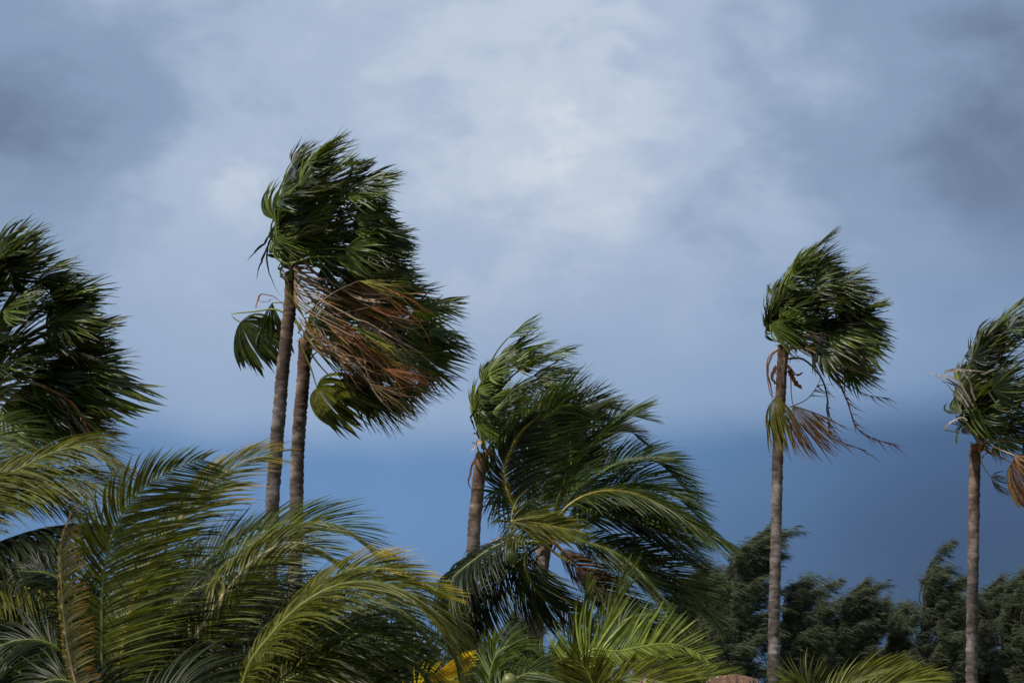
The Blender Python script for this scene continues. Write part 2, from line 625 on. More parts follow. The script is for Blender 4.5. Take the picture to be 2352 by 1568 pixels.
def fan_palm(label, d, trunk_px, r0, r1, heart, nf, L, Lp, W, k, greens, seed, el=(85, -12), bend=(0.7, 1.5), top_tint=(1.0, 0.75, 0.55), nseg=30,
             dead=0, deads=(BROWN,), group='wind-bent fan palms', shape=None, sc=0.5):
    global rng
    rng = np.random.default_rng(seed)
    pts = [at(x, y, d) for x, y in trunk_px]
    b = pts[0]
    base = np.array((b[0] + (pts[0][0] - pts[1][0]) * b[2] / max(pts[1][2] - b[2], 1) * 0.5, b[1], 0.0))
    palm = thing('fan_palm', base, label, 'palm tree', group)
    ringed_trunk(palm, base, [base] + pts, r0, r1, 0.14, M_FANBARK, top_tint)
    H = at(*heart, d)
    sheaths(palm, base, H, 14, sc, r1, [BROWN, RUST, RUST * 1.3, TAN * 0.8, OLIVE])
    ph, rr = np.array([q[0] for q in shape], float), np.array([q[1] for q in shape], float)
    for i in range(nf):
        u = (i + rng.random()) / nf
        phi = ph[0] + (ph[-1] - ph[0]) * u
        rm = (np.interp(phi, ph, rr) + 16 * np.interp(phi, [80, 100], [1, 0])) * MPP * d
        q = (rng.uniform(0.8, 1.1), rng.uniform(0.7, 1.0), rng.uniform(0.22, 0.70))[i % 3]
        dy = rng.uniform(-1, 1) * 0.75 * rm * (1 - 0.25 * q)
        if i % 2:
            dy = -abs(dy)
        hub = H + np.array((math.cos(R(phi)) * rm * q, dy, math.sin(R(phi)) * rm * q))
        stream = R(np.interp(phi, [-50, 0, 50, 85, 115], [-38, -24, -4, 24, 16]) + rng.normal(0, 15))
        Wf = np.array((math.cos(stream), 0.25 * np.sign(dy) * rng.random() + 0.05, math.sin(stream)))
        sp = hub - H
        ln = np.linalg.norm(sp)
        ctl = H + sp * 0.5 + np.array((-0.22, 0, 0.16)) * ln
        tq = np.linspace(0, 1, 11)[:, None]
        P = (1 - tq) ** 2 * H + 2 * tq * (1 - tq) * ctl + tq ** 2 * hub
        P[0] += nrm(ctl - H) * r1 * 0.6
        ax = nrm(nrm(hub - ctl) * 0.8 + Wf * rng.uniform(0.25, 0.8))
        g = greens[rng.integers(len(greens))] * rng.uniform(0.75, 1.3)
        n0 = UP * rng.uniform(0.3, 1.0) + np.array((-0.35, 0, 0)) + np.array((0, -1.0, 0)) * rng.uniform(-0.2, 1.1) + rng.normal(0, .25, 3)
        v, q_, c = fan_blade(hub, ax, n0, L * rng.uniform(0.72, 1.25), R(rng.uniform(55, 105)), nseg, Wf, k * rng.uniform(0.45, 1.6), g,
                             g * 0.75 + BROWN * 0.25, split=rng.uniform(0.34, 0.55), jit=0.17, flut=0.2)
        fr = build('frond', v, q_, c, M_FAN, palm, base)
        v, q_ = tube(P, np.linspace(0.026, 0.013, 11), 5, 0.55)
        build('petiole', v, q_, LIME * 0.8, M_STALK, fr, base)
    for i in range(dead):
        e = R(rng.uniform(-35, 12))
        az = rng.uniform(-1.6, 1.6)
        pd = np.array((math.cos(e) * math.cos(az), math.cos(e) * math.sin(az), math.sin(e)))
        g = deads[rng.integers(len(deads))]
        Wf = nrm(W + np.array((0, rng.normal(0, .2), -0.32 + rng.normal(0, .1))))
        fr = fan_frond(palm, base, H - UP * 0.15 + pd * r1, pd, Lp * rng.uniform(0.8, 1.1), rng.uniform(0.5, 1.0), Wf, L * rng.uniform(0.8, 1.1),
                  R(60), 22, k * 1.3, g, g * 0.6, M_DEAD, TAN, wk=0.75, jit=0.24, sparse=0.15)
        fr.name = 'dead_frond'
        fr['label'] = 'dry brown dead frond streaming from below the green crown'
    return palm, base


Wd = nrm(np.array((1.0, 0.12, -0.12)))
FG = [GREEN, GREEN, DARK, DARK * 1.2, GREEN * 1.3, np.array((0.062, 0.085, 0.02))]

# tall pair: the front one
A, Ab = fan_palm('tallest fan palm, its greyer trunk just left of the browner one, dry strands below crown', 52,
                 [(624, 1210), (634, 1040), (651, 840), (667, 690), (668, 625)], 0.17, 0.135, (668, 610), 92, 1.0, 1.55,
                 Wd, 1.3, FG, 21, shape=[(-14,160),(12,200),(35,210),(57,208),(70,205),(80,218),(88,225),(93,200),(99,168),(107,125),(120,75),(135,45)], dead=5, deads=(BROWN, RUST * 0.9, BROWN * 1.2))
for path, w, c in (
        ([(676, 560), (705, 600), (760, 640), (830, 668)], .07, TAN), ([(664, 590), (690, 625), (740, 650), (800, 668), (870, 690)], .06, TAN * .9),
        ([(680, 630), (740, 662), (830, 700), (930, 745)], .075, TAN * 1.1), ([(684, 650), (730, 700), (800, 760), (865, 820), (900, 840)], .05, GREY * 1.3),
        ([(700, 640), (790, 690), (880, 725), (950, 742)], .055, TAN * .8), ([(690, 655), (760, 690), (850, 745), (900, 800), (960, 870)], .05, TAN * .8),
        ([(675, 640), (720, 690), (760, 730), (830, 800), (850, 880), (900, 940), (960, 985)], .045, TAN * .75),
        ([(690, 740), (740, 790), (790, 820), (860, 850), (930, 860)], .05, TAN * .8), ([(740, 700), (800, 742), (880, 800), (940, 850), (985, 890)], .04, GREY * 1.2),
        ([(820, 660), (900, 690), (960, 740), (985, 790)], .05, ORANGE * .6), ([(800, 720), (880, 760), (950, 800), (1010, 850)], .04, TAN * .6)):
    strand_px(A, Ab, 51.6, path, w, c)
for i in range(13):
    u = i / 12
    x1, y1 = 730 + 90 * rng.random(), 640 + 130 * u + rng.uniform(-10, 10)
    cc = (TAN * .75, RUST * 1.1, BROWN * 1.3, OLIVE * .9, TAN * .45, ORANGE * .4, GREEN)[i % 7]
    ang = -22 - 22 * u + rng.normal(0, 4)
    fr = fan_frond_px(A, Ab, 51.1 + .5 * rng.random(), [(676, 618 + 60 * u), (695, 630 + 80 * u), (x1, y1)], ang, rng.uniform(150, 215), rng.uniform(12, 24), 13, ang + rng.uniform(-4, 10), 0.9,
                      cc, cc * .6, M_DEAD, TAN * .8, face=rng.uniform(.2, 1.2), split=.38, wk=1.3, jit=.26, flut=.55, sparse=.12, pr=.014)
    fr.name = 'dead_frond'
for i in range(16):
    u = rng.random()
    x0, y0 = 680 + 60 * rng.random(), 625 + 140 * u
    x1, y1 = rng.uniform(820, 990), 690 + 50 * rng.random() + 220 * u
    xm, ym = (x0 + x1) / 2 + rng.uniform(-20, 20), (y0 + y1) / 2 - rng.uniform(-10, 22)
    cc = (TAN * .9, TAN * .55, BROWN * 1.3, GREY, OLIVE * 1.3, ORANGE * .5, TAN * .7)[rng.integers(7)]
    strand_px(A, Ab, 51.0 + rng.uniform(-.2, .4), [(x0, y0), (xm - 40, ym - 12), (xm, ym), (x1 - 25, y1 - 12 + rng.uniform(-6, 6)), (x1, y1)], rng.uniform(.02, .042), cc)
for path in ([(624, 530), (606, 560), (572, 598)], [(625, 535), (612, 580), (592, 640)], [(626, 535), (612, 590), (628, 660), (650, 690)]):
    strand_px(A, Ab, 51.9, path, .045, DARK)
fan_frond_px(A, Ab, 51.2, [(668, 610), (632, 590), (628, 545)], -8, 130, 60, 28, -14, 1.2, GREEN, DARK, M_FAN, LIME, face=0.7)
fan_frond_px(A, Ab, 51.3, [(668, 605), (640, 560), (630, 480)], 2, 120, 60, 28, -8, 1.4, GREEN, DARK, M_FAN, LIME, face=0.4)
fan_frond_px(A, Ab, 51.2, [(668, 605), (680, 580), (700, 570)], -18, 130, 60, 30, -24, 1.2, GREEN, OLIVE, M_FAN, LIME, face=0.8)
fan_frond_px(A, Ab, 51.2, [(668, 605), (670, 560), (690, 530)], 8, 130, 60, 30, -14, 1.2, DARK, GREEN, M_FAN, LIME, face=0.8)
fan_frond_px(A, Ab, 51.0, [(668, 605), (720, 590), (770, 590)], -20, 130, 50, 30, -26, 1.2, GREEN * 1.3, LIME * .5, M_FAN, LIME, face=0.8)
strand_px(A, Ab, 51.5, [(618, 568), (632, 585), (655, 605)], .07, LIME * 1.3)
strand_px(A, Ab, 51.5, [(654, 640), (672, 680), (700, 720), (715, 750)], .06, YELLOW * .35)
strand_px(A, Ab, 51.7, [(590, 705), (600, 675), (625, 678), (650, 700)], .035, RUST)
strand_px(A, Ab, 51.7, [(596, 690), (612, 695), (640, 690)], .04, BROWN * .6)

# tall pair: the one behind
B, Bb = fan_palm('fan palm with browner trunk just behind the tallest one, crown hanging low and rusty', 54,
                 [(680, 1200), (684, 1040), (697, 860), (700, 780)], 0.17, 0.145, (705, 775), 52, 1.12, 1.45,
                 Wd, 1.3, FG, 22, shape=[(-42,215),(-30,240),(-10,260),(14,262),(32,210),(60,120)], top_tint=(0.75, 0.5, 0.38), dead=9, deads=(RUST, BROWN, RUST * 1.2, BROWN * .8))
fan_frond_px(B, Bb, 52.8, [(690, 750), (640, 712), (580, 716), (530, 722), (552, 740)], -35, 150, 85, 36, -56, 2.0, GREEN * .7, DARK, M_FAN, LIME * 1.6, face=1.3, split=0.72)
fan_frond_px(B, Bb, 52.9, [(690, 760), (660, 700), (625, 695)], -95, 130, 32, 18, -60, 0.8, GREEN, DARK, M_FAN, LIME * 1.6, face=1.1, split=0.7)
fan_frond_px(B, Bb, 53.0, [(690, 790), (712, 840), (728, 890)], -30, 165, 105, 40, -34, 2.6, OLIVE * .7, DARK, M_FAN, LIME, face=1.0, split=0.7)
fan_frond_px(B, Bb, 53.4, [(700, 770), (750, 830), (785, 870)], -60, 165, 90, 34, -30, 2.2, DARK * 1.3, DARK, M_FAN, LIME, face=0.8)
fan_frond_px(B, Bb, 50.6, [(700, 740), (800, 780), (880, 845)], -25, 160, 27, 22, -28, 1.2, RUST * .65, RUST * .5, M_DEAD, BROWN * .7, face=0.7, sparse=.15, pr=.011, split=.3, jit=.3, flut=.6)
fan_frond_px(B, Bb, 50.6, [(700, 720), (770, 670), (825, 645)], -14, 160, 27, 22, -30, 1.2, OLIVE * .9 + BROWN * .3, ORANGE * .4, M_DEAD, BROWN * .7, face=0.8, sparse=.15, pr=.011, split=.3, jit=.3, flut=.6)
fan_frond_px(B, Bb, 50.8, [(700, 730), (780, 720), (850, 705)], -16, 150, 27, 22, -26, 1.2, RUST * .65, BROWN * .5, M_DEAD, BROWN * .7, face=0.8, sparse=.15, pr=.011, split=.3, jit=.3, flut=.6)
fan_frond_px(B, Bb, 50.7, [(700, 760), (780, 820), (850, 880)], -32, 170, 27, 22, -30, 1.2, BROWN * .7, BROWN * .5, M_DEAD, BROWN * .7, face=0.8, sparse=.15, pr=.011, split=.3, jit=.3, flut=.6)
fan_frond_px(B, Bb, 51.9, [(700, 700), (730, 690), (760, 690)], -30, 110, 70, 30, -32, 1.0, LIME * .7, GREEN, M_FAN, LIME, face=0.9, sparse=.2)
fan_frond_px(B, Bb, 51.9, [(700, 720), (715, 715), (735, 722)], -45, 110, 60, 28, -36, 1.0, GREEN * 1.2, OLIVE, M_FAN, LIME, face=0.9, sparse=.1)
fan_frond_px(B, Bb, 51.9, [(700, 740), (790, 770), (860, 810)], -18, 150, 45, 30, -24, 1.0, OLIVE * .8, OLIVE, M_FAN, LIME, face=0.9, sparse=.1)

# left edge
Cp, Cb = fan_palm('broad dark fan palm cut by the left edge of the photo', 47, [(-40, 1300), (-30, 1100), (-22, 930)], 0.17, 0.14, (-22, 905), 92, 1.05, 1.75,
                  nrm(np.array((1.0, 0.1, 0.02))), 1.0, [GREEN, DARK, DARK * 1.2, GREEN * 0.9], 23, shape=[(-30,150),(0,180),(15,200),(36,238),(54,262),(69,285),(85,285),(115,270)], dead=3, deads=(OLIVE, BROWN))
fan_frond_px(Cp, Cb, 46.4, [(0, 905), (60, 868), (140, 868)], -10, 245, 95, 46, -19, 2.2, GREEN * 0.8, OLIVE * 1.6, M_FAN, LIME, face=0.7, split=0.6)
fan_frond_px(Cp, Cb, 46.2, [(-20, 920), (-10, 940), (5, 960)], 0, 150, 60, 30, -8, 1.2, GREEN * 1.4, GREEN, M_FAN, LIME, face=0.9)
fan_frond_px(Cp, Cb, 46.0, [(-20, 940), (-10, 980), (0, 1010)], -8, 150, 60, 30, -12, 1.2, GREEN * 1.3, GREEN, M_FAN, LIME, face=0.9)
seed_stalk(Cp, Cb, 45.8, [(60, 870), (130, 905), (180, 970), (230, 1030), (300, 1085)], GREY * .8, 0.03, 34, 0.5)
seed_stalk(Cp, Cb, 45.9, [(90, 880), (140, 930), (160, 985), (200, 1010)], BROWN, 0.025, 24, 0.4)
seed_stalk(Cp, Cb, 45.7, [(100, 885), (170, 930), (215, 1010), (260, 1050), (320, 1090)], RUST * .8, 0.02, 26, 0.4)

# middle
Dp, Db = fan_palm('short fan palm rising behind the coconut palm, small tufted crown', 48, [(1086, 1290), (1095, 1150), (1108, 1040)], 0.15, 0.125, (1112, 1010), 58, 0.82, 1.25,
                  nrm(np.array((1.0, 0.1, 0.0))), 1.3, [GREEN * 1.2, GREEN, DARK, GREEN * 1.5], 24, shape=[(-5,110),(15,130),(38,165),(61,200),(76,205),(88,150),(98,100),(115,55)], top_tint=(0.72, 0.45, 0.32))
fan_frond_px(Dp, Db, 47.4, [(1115, 1020), (1100, 985), (1098, 975)], -25, 120, 60, 24, -10, 1.0, GREEN, DARK, M_FAN, LIME * 1.5, face=0.9)
fan_frond_px(Dp, Db, 47.4, [(1115, 1030), (1150, 1070), (1155, 1115)], -100, 105, 55, 26, -70, 0.6, DARK * 1.2, DARK, M_FAN, BROWN, face=1.1)
strand_px(Dp, Db, 47.5, [(1095, 1040), (1082, 1075), (1080, 1100), (1092, 1125)], .06, RUST * .5)
strand_px(Dp, Db, 47.4, [(1108, 1015), (1100, 1025), (1090, 1040)], .08, TAN)  # pale strip standing in for the sunlit highlight on the crown base
strand_px(Dp, Db, 47.4, [(1112, 1040), (1122, 1070), (1132, 1115)], .06, RUST)
strand_px(Dp, Db, 47.5, [(1095, 935), (1085, 960), (1100, 990)], .04, DARK)

# right of centre
Ep, Eb = fan_palm('slender fan palm standing alone right of centre, dead fronds and bare stalks hanging below crown', 52,
                  [(1776, 1568), (1783, 1200), (1788, 1000), (1796, 850), (1800, 790)], 0.135, 0.115, (1802, 782), 98, 0.84, 1.25,
                  Wd, 1.3, [GREEN * 1.3, GREEN, DARK, DARK * 1.3, GREEN * 1.1], 25, shape=[(-26,165),(-8,150),(11,140),(35,145),(57,152),(68,172),(76,196),(84,180),(94,125),(106,82),(122,56),(140,38)], top_tint=(0.95, 0.62, 0.45), dead=2, deads=(TAN * .7, BROWN), sc=0.45)
fan_frond_px(Ep, Eb, 51.2, [(1800, 790), (1775, 775), (1768, 745)], -18, 140, 58, 32, -24, 1.1, GREEN * 1.2, DARK, M_FAN, LIME * 1.6, face=1.1)
fan_frond_px(Ep, Eb, 51.4, [(1800, 780), (1795, 745), (1790, 720)], 15, 135, 65, 30, -10, 1.2, GREEN * 1.2, DARK, M_FAN, LIME * 1.6, face=1.0)
fan_frond_px(Ep, Eb, 51.5, [(1790, 800), (1765, 820), (1762, 860), (1770, 905), (1782, 912)], -82, 150, 62, 44, -72, 3.2, np.array((.15, .13, .022)), BROWN, M_FAN, RUST, face=1.25, split=0.6, wk=.75, pr=0.014)['label'] = 'yellow green frond folded down against the trunk'
_f = fan_frond_px(Ep, Eb, 51.4, [(1802, 820), (1815, 860), (1818, 910), (1822, 932)], -62, 160, 58, 44, -44, 2.4, np.array((.095, .052, .03)), BROWN, M_DEAD, BROWN, face=1.2, split=0.55, wk=.75, pr=0.014)
_f['label'] = 'brown dead frond hanging right of the trunk'
seed_stalk(Ep, Eb, 51.6, [(1808, 824), (1845, 825), (1885, 865), (1900, 915), (1905, 990), (1935, 1015), (1990, 1035)], BROWN * .8, 0.026, 34, 0.42)
seed_stalk(Ep, Eb, 51.8, [(1850, 800), (1905, 840), (1945, 920), (1970, 985), (2030, 1015), (2065, 1025)], RUST * .8, 0.024, 40, 0.42)
seed_stalk(Ep, Eb, 51.8, [(1900, 840), (1950, 880), (1985, 905), (2045, 915)], BROWN, 0.018, 14, 0.35)
seed_stalk(Ep, Eb, 51.7, [(1815, 935), (1855, 915), (1880, 880), (1885, 860)], BROWN * .7, 0.014, 10, 0.3)
for path, w, c in (([(1800, 800), (1799, 840), (1793, 880)], .075, TAN * .8), ([(1790, 805), (1772, 815), (1763, 850), (1772, 910)], .05, BROWN * .6),
                   ([(1783, 840), (1776, 865), (1790, 885)], .12, RUST * .5), ([(1810, 850), (1822, 880), (1835, 895)], .12, RUST * .5), ([(1812, 840), (1830, 862), (1842, 858)], .09, RUST * .5),
                   ([(1815, 795), (1822, 805), (1825, 816)], .09, RUST * .6), ([(1850, 785), (1900, 800), (1960, 812), (2010, 825)], .06, TAN), ([(1880, 800), (1930, 828), (1990, 835)], .05, TAN * .8)):
    strand_px(Ep, Eb, 51.3, path, w, c)

for i in range(16):
    u = rng.random()
    x0, y0 = 1830 + 60 * rng.random(), 760 + 40 * u
    x1, y1 = rng.uniform(1930, 2040), 800 + 75 * u
    strand_px(Ep, Eb, 50.9 + rng.uniform(-.1, .3), [(x0, y0), ((x0 + x1) / 2, (y0 + y1) / 2 - rng.uniform(-4, 10)), (x1, y1)], rng.uniform(.02, .045), (TAN, TAN * .6, BROWN, OLIVE, GREY)[i % 5])

# right edge
Fp, Fb = fan_palm('fan palm at the right edge, grey broken stalks jutting left from its crown', 51, [(2232, 1568), (2236, 1250), (2240, 1020)], 0.13, 0.115, (2245, 1000), 100, 0.88, 1.4,
                  nrm(np.array((1.0, 0.1, 0.02))), 1.3, [GREEN, GREEN * .8, DARK, DARK * 1.2], 26, shape=[(-22,150),(0,190),(40,215),(79,222),(90,192),(99,160),(109,110),(122,70),(138,45)], top_tint=(0.9, 0.62, 0.45), dead=3, deads=(GREY * .5, BROWN, BROWN * .7))
fan_frond_px(Fp, Fb, 50.2, [(2245, 1000), (2215, 960), (2225, 925)], -40, 150, 60, 30, -28, 1.0, GREEN * .9, DARK, M_FAN, LIME, face=1.1)
for path, w in (([(2235, 930), (2190, 880), (2140, 860), (2150, 875)], .06), ([(2230, 925), (2200, 880), (2165, 858), (2200, 850), (2260, 855)], .07), ([(2225, 935), (2195, 890), (2160, 870)], .06),
                ([(2240, 920), (2215, 870), (2190, 855)], .05), ([(2225, 950), (2200, 915), (2170, 880), (2145, 862)], .05), ([(2220, 965), (2205, 960), (2170, 990), (2215, 992)], .045),
                ([(2290, 850), (2330, 890), (2365, 920)], .06), ([(2285, 880), (2305, 905), (2330, 920)], .05), ([(2270, 900), (2300, 940), (2340, 960)], .05), ([(2255, 860), (2300, 845), (2350, 870)], .05)):
    strand_px(Fp, Fb, 50.0, path, w, GREY * rng.uniform(.6, 1.3))
_f = fan_frond_px(Fp, Fb, 50.2, [(2262, 1030), (2300, 1050), (2325, 1062)], -40, 150, 95, 34, -52, 2.6, BROWN * .8, BROWN * .6, M_DEAD, BROWN, face=1.1, split=0.8)
_f['label'] = 'brown dead frond dangling right of the trunk'


# ------------------------------------------------------------------ coconut palms
def coco_frond(palm, base, d, path, L=150, n=80, phi=45, wind=(1.0, -0.15), wk=1.0, gk=0.35, colr=GREEN, tip=None, rach=None, alpha=(68, 24), dd=0.0,
               start=0.14, w=0.027, tipk=0.6, mat=None, name='frond', rr=0.021, flip=1, sides=(-1, 1), miss=0.07, lens=(1, 1), lift=0.12, tipu=None):
    """one feather leaf: a rachis through photograph points (dd = how far its tip lies behind its base) and two rows of leaflets"""
    tip = colr * 0.7 + OLIVE * 0.4 if tip is None else tip
    rach = LIME * 0.9 if rach is None else rach
    mat = mat or M_COCO
    m = len(path)
    n = int(n * 1.35)
    pts = [at(x, y, d + dd * (i / (m - 1)) ** 1.3) for i, (x, y) in enumerate(path)]
    K0 = 48
    P, Ln = curve(pts, K0)
    T = nrm(np.gradient(P, axis=0))
    perp = np.cross(T, np.array((0, 1.0, 0)))
    perp = nrm(perp)
    perp = perp * np.where(perp[:, 2:3] < 0, -1, 1) if flip == 1 else perp * np.sign(flip)
    # keep the side consistent along the leaf
    for i in range(1, K0):
        if perp[i].dot(perp[i - 1]) < 0:
            perp[i] = -perp[i]
    Nn = perp * math.cos(R(phi)) + np.array((0, -1.0, 0)) * math.sin(R(phi))
    Nn = nrm(Nn - (Nn * T).sum(1, keepdims=True) * T)
    S = np.cross(T, Nn)
    v, q = tube(P, np.interp(np.linspace(0, 1, K0), [0, .1, 1], [rr * 1.6, rr, rr * 0.2]), 6, 0.7)
    rc = rach[None] * rng.uniform(.85, 1.15, (K0, 1))
    fr = build(name, v, q, np.repeat(rc, 6, 0), M_STALK, palm, base)
    Lm = L * MPP * d * 1.06
    wk, gk = wk * 0.8, gk * 0.85
    W = nrm(np.array((wind[0], 0.12, wind[1])))
    parts = []
    K = 7
    t = (np.arange(K) + 0.5) / K
    for sgn in sides:
        n = int(n * 1.0) if sgn < 0 else n
        s = np.linspace(start, 0.995, n) + rng.normal(0, 0.25 / n, n)
        s = np.clip(s, 0, 0.999)
        s = s[rng.random(n) > miss]
        nn = len(s)
        fidx = s * (K0 - 1)
        i0 = np.floor(fidx).astype(int)
        fr_ = (fidx - i0)[:, None]
        i1 = np.minimum(i0 + 1, K0 - 1)
        lerp = lambda A_: A_[i0] * (1 - fr_) + A_[i1] * fr_
        p, tt, ss, nv = lerp(P), nrm(lerp(T)), nrm(lerp(S)), nrm(lerp(Nn))
        u = (s - start) / (1 - start)
        prof = np.interp(u, [0, .12, .35, .65, .9, 1], [.45, .78, 1, .92, .55, .32])
        ll = Lm * prof * rng.uniform(0.82, 1.1, nn) * lens[0 if sgn < 0 else 1]
        al = R(1) * (alpha[0] + (alpha[1] - alpha[0]) * u + rng.normal(0, 3.5, nn))
        d0 = np.cos(al)[:, None] * tt + sgn * np.sin(al)[:, None] * ss + lift * nv
        wv = (W * wk)[None] * rng.uniform(0.8, 1.2, (nn, 1)) + rng.normal(0, 0.065, (nn, 3)) + np.array((0, 0, -gk))[None] * rng.uniform(0.7, 1.3, (nn, 1))
        dirs = d0[:, None] + wv[:, None] * (t[None, :, None] ** 0.9) + rng.normal(0, 0.03, (nn, K, 3)) * t[None, :, None]
        dirs = nrm(dirs)
        pp = np.concatenate([p[:, None], p[:, None] + np.cumsum(dirs * (ll / K)[:, None, None], 1)], 1)
        k_ = np.linspace(0, 1, K + 1)
        ww = w * np.interp(k_, [0, .1, .4, .75, 1], [.45, .9, 1, .65, .06])[None] * rng.uniform(.8, 1.15, (nn, 1)) * np.clip(prof, .5, 1)[:, None]
        C = colr[None, None] * rng.uniform(.5, 1.6, (nn, 1, 1)) * np.ones((1, K + 1, 1))
        tf = np.clip((k_ - (1 - tipk)) / max(tipk, 1e-3), 0, 1)[None, :, None] ** 1.6 * rng.uniform(0.1, 1, (nn, 1, 1))
        if tipu is not None:
            tf = np.clip(tf * 1.4, 0, 1) * np.clip((u - tipu) / 0.15, 0, 1)[:, None, None]
        C = C * (1 - tf) + tip[None, None] * tf
        bf = np.clip(1 - k_ / 0.12, 0, 1)[None, :, None] * 0.6
        C = C * (1 - bf) + rach[None, None] * bf
        parts.append(strips(pp, nrm(nv + rng.normal(0, .3, (nn, 3))), ww, 0.42, rng.normal(0, .9, nn), C))
    v, q, c = merge(parts)
    lo = build('leaflets', v, q, c, mat, fr, base)
    lo['kind'] = 'stuff'
    return fr


def coconut_palm(label, d, hub, trunk_px, r0, r1, group):
    pts = [at(x, y, d) for x, y in trunk_px]
    base = np.array((pts[0][0] - 0.1, pts[0][1], 0.0))
    p = thing('coconut_palm', base, label, 'palm tree', group)
    ringed_trunk(p, base, [base] + pts, r0, r1, 0.11, M_COCOBARK, (0.95, 0.9, 0.85), lip=0.05)
    return p, base


def nut(palm, base, d, x, y, r, colr, name='coconut'):
    c = at(x, y, d)
    n, m_ = 12, 10
    V, Q = [], []
    for i in range(n + 1):
        a = math.pi * i / n
        for j in range(m_):
            b = 2 * math.pi * j / m_
            rr_ = math.sin(a) * (1 + 0.06 * math.cos(3 * b)) * (1.0 if a < 1.6 else 0.94) + 1e-4
            V.append(c + r * np.array((rr_ * math.cos(b), rr_ * math.sin(b), 1.22 * math.cos(a))))
    for i in range(n):
        for j in range(m_):
            Q.append((i * m_ + j, (i + 1) * m_ + j, (i + 1) * m_ + (j + 1) % m_, i * m_ + (j + 1) % m_))
    return build(name, V, Q, colr, M_STALK, palm, base, smooth_=True)


CG = 'wind-bent coconut palms'
rng = np.random.default_rng(5)
# ---- centre coconut palm
G, Gb = coconut_palm('coconut palm in the centre with one green nut, long fronds blown right', 40, (1255, 1220), [(1228, 1500), (1233, 1420), (1240, 1330), (1255, 1225)], 0.14, 0.12, CG)
def g(path, **k):
    k['L'] = k.get('L', 140) * 1.1
    k['n'] = int(k.get('n', 80) * 1.1)
    return coco_frond(G, Gb, k.pop('d', 40), path, w=0.034, **k)
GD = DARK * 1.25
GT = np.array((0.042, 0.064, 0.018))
g([(1258, 1225), (1250, 1130), (1262, 1030), (1300, 950), (1360, 925)], L=150, phi=60, colr=GT, dd=0.8, n=90, d=40.6)
g([(1258, 1225), (1238, 1130), (1226, 1050), (1240, 975), (1285, 935), (1330, 930)], L=130, phi=65, colr=GREEN, wk=1.1, n=80)
g([(1262, 1220), (1300, 1110), (1360, 1010), (1420, 955), (1475, 960)], L=140, phi=35, colr=GT, wk=0.5, gk=0.0, n=90, d=40.8, dd=1.2)
g([(1262, 1218), (1292, 1120), (1335, 1045), (1390, 1000), (1445, 992), (1470, 1010)], L=95, phi=5, colr=DARK, wk=0.4, gk=0.2, n=80, d=39.7)
g([(1266, 1218), (1340, 1120), (1430, 1058), (1510, 1062), (1580, 1130)], L=140, phi=30, colr=GT, wk=0.7, gk=0.1, n=90, d=40.3, dd=0.8)
g([(1266, 1218), (1350, 1160), (1440, 1110), (1530, 1125), (1600, 1180)], L=140, phi=30, colr=GT * 1.2, wk=0.7, gk=0.25, n=90, d=40.4)
g([(1262, 1215), (1300, 1165), (1350, 1135), (1410, 1126), (1470, 1138), (1540, 1172), (1610, 1218), (1668, 1246)], L=135, phi=22, colr=GREEN, wk=0.55, gk=0.9, n=100, d=39.3, rach=YELLOW * .3)
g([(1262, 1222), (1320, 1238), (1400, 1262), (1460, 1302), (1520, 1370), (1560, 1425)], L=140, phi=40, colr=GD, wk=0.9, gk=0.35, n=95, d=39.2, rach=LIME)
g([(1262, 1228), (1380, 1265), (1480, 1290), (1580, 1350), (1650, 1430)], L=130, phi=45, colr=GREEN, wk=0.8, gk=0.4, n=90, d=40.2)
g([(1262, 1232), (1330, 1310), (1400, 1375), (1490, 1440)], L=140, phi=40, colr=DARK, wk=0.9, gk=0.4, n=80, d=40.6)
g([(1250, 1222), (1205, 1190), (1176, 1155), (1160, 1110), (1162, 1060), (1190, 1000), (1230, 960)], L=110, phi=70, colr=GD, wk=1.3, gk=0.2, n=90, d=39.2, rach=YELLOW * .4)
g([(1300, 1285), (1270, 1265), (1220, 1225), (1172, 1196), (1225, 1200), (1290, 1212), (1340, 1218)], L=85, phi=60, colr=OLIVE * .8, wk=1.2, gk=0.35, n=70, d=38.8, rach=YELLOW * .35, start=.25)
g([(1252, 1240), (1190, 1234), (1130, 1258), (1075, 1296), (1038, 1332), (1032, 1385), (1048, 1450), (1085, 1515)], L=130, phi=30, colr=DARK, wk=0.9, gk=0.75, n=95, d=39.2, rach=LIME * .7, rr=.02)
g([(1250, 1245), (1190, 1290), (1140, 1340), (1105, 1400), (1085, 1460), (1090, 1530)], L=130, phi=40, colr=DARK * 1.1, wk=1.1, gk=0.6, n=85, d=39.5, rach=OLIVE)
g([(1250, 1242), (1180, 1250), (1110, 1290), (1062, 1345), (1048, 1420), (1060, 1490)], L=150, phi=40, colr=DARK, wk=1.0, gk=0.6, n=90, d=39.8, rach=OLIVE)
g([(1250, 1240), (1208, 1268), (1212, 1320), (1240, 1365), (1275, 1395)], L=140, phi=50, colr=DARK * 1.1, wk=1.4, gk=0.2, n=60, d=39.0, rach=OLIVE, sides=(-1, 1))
g([(1268, 1240), (1330, 1300), (1385, 1345), (1430, 1410)], L=90, phi=50, colr=BROWN, tip=BROWN, rach=RUST * .7, wk=.8, gk=.8, n=26, d=39.4, mat=M_DEAD, name='dead_frond', miss=.3)
g([(1250, 1350), (1290, 1390), (1330, 1450), (1350, 1520)], L=90, phi=50, colr=BROWN * .5, tip=BROWN, rach=BROWN, wk=.8, gk=.8, n=40, d=40.4, mat=M_DEAD, name='dead_frond', miss=.2)
g([(1262, 1225), (1310, 1080), (1310, 990), (1345, 935), (1400, 930)], L=130, phi=50, colr=GD, wk=.9, gk=.1, n=80, d=41)
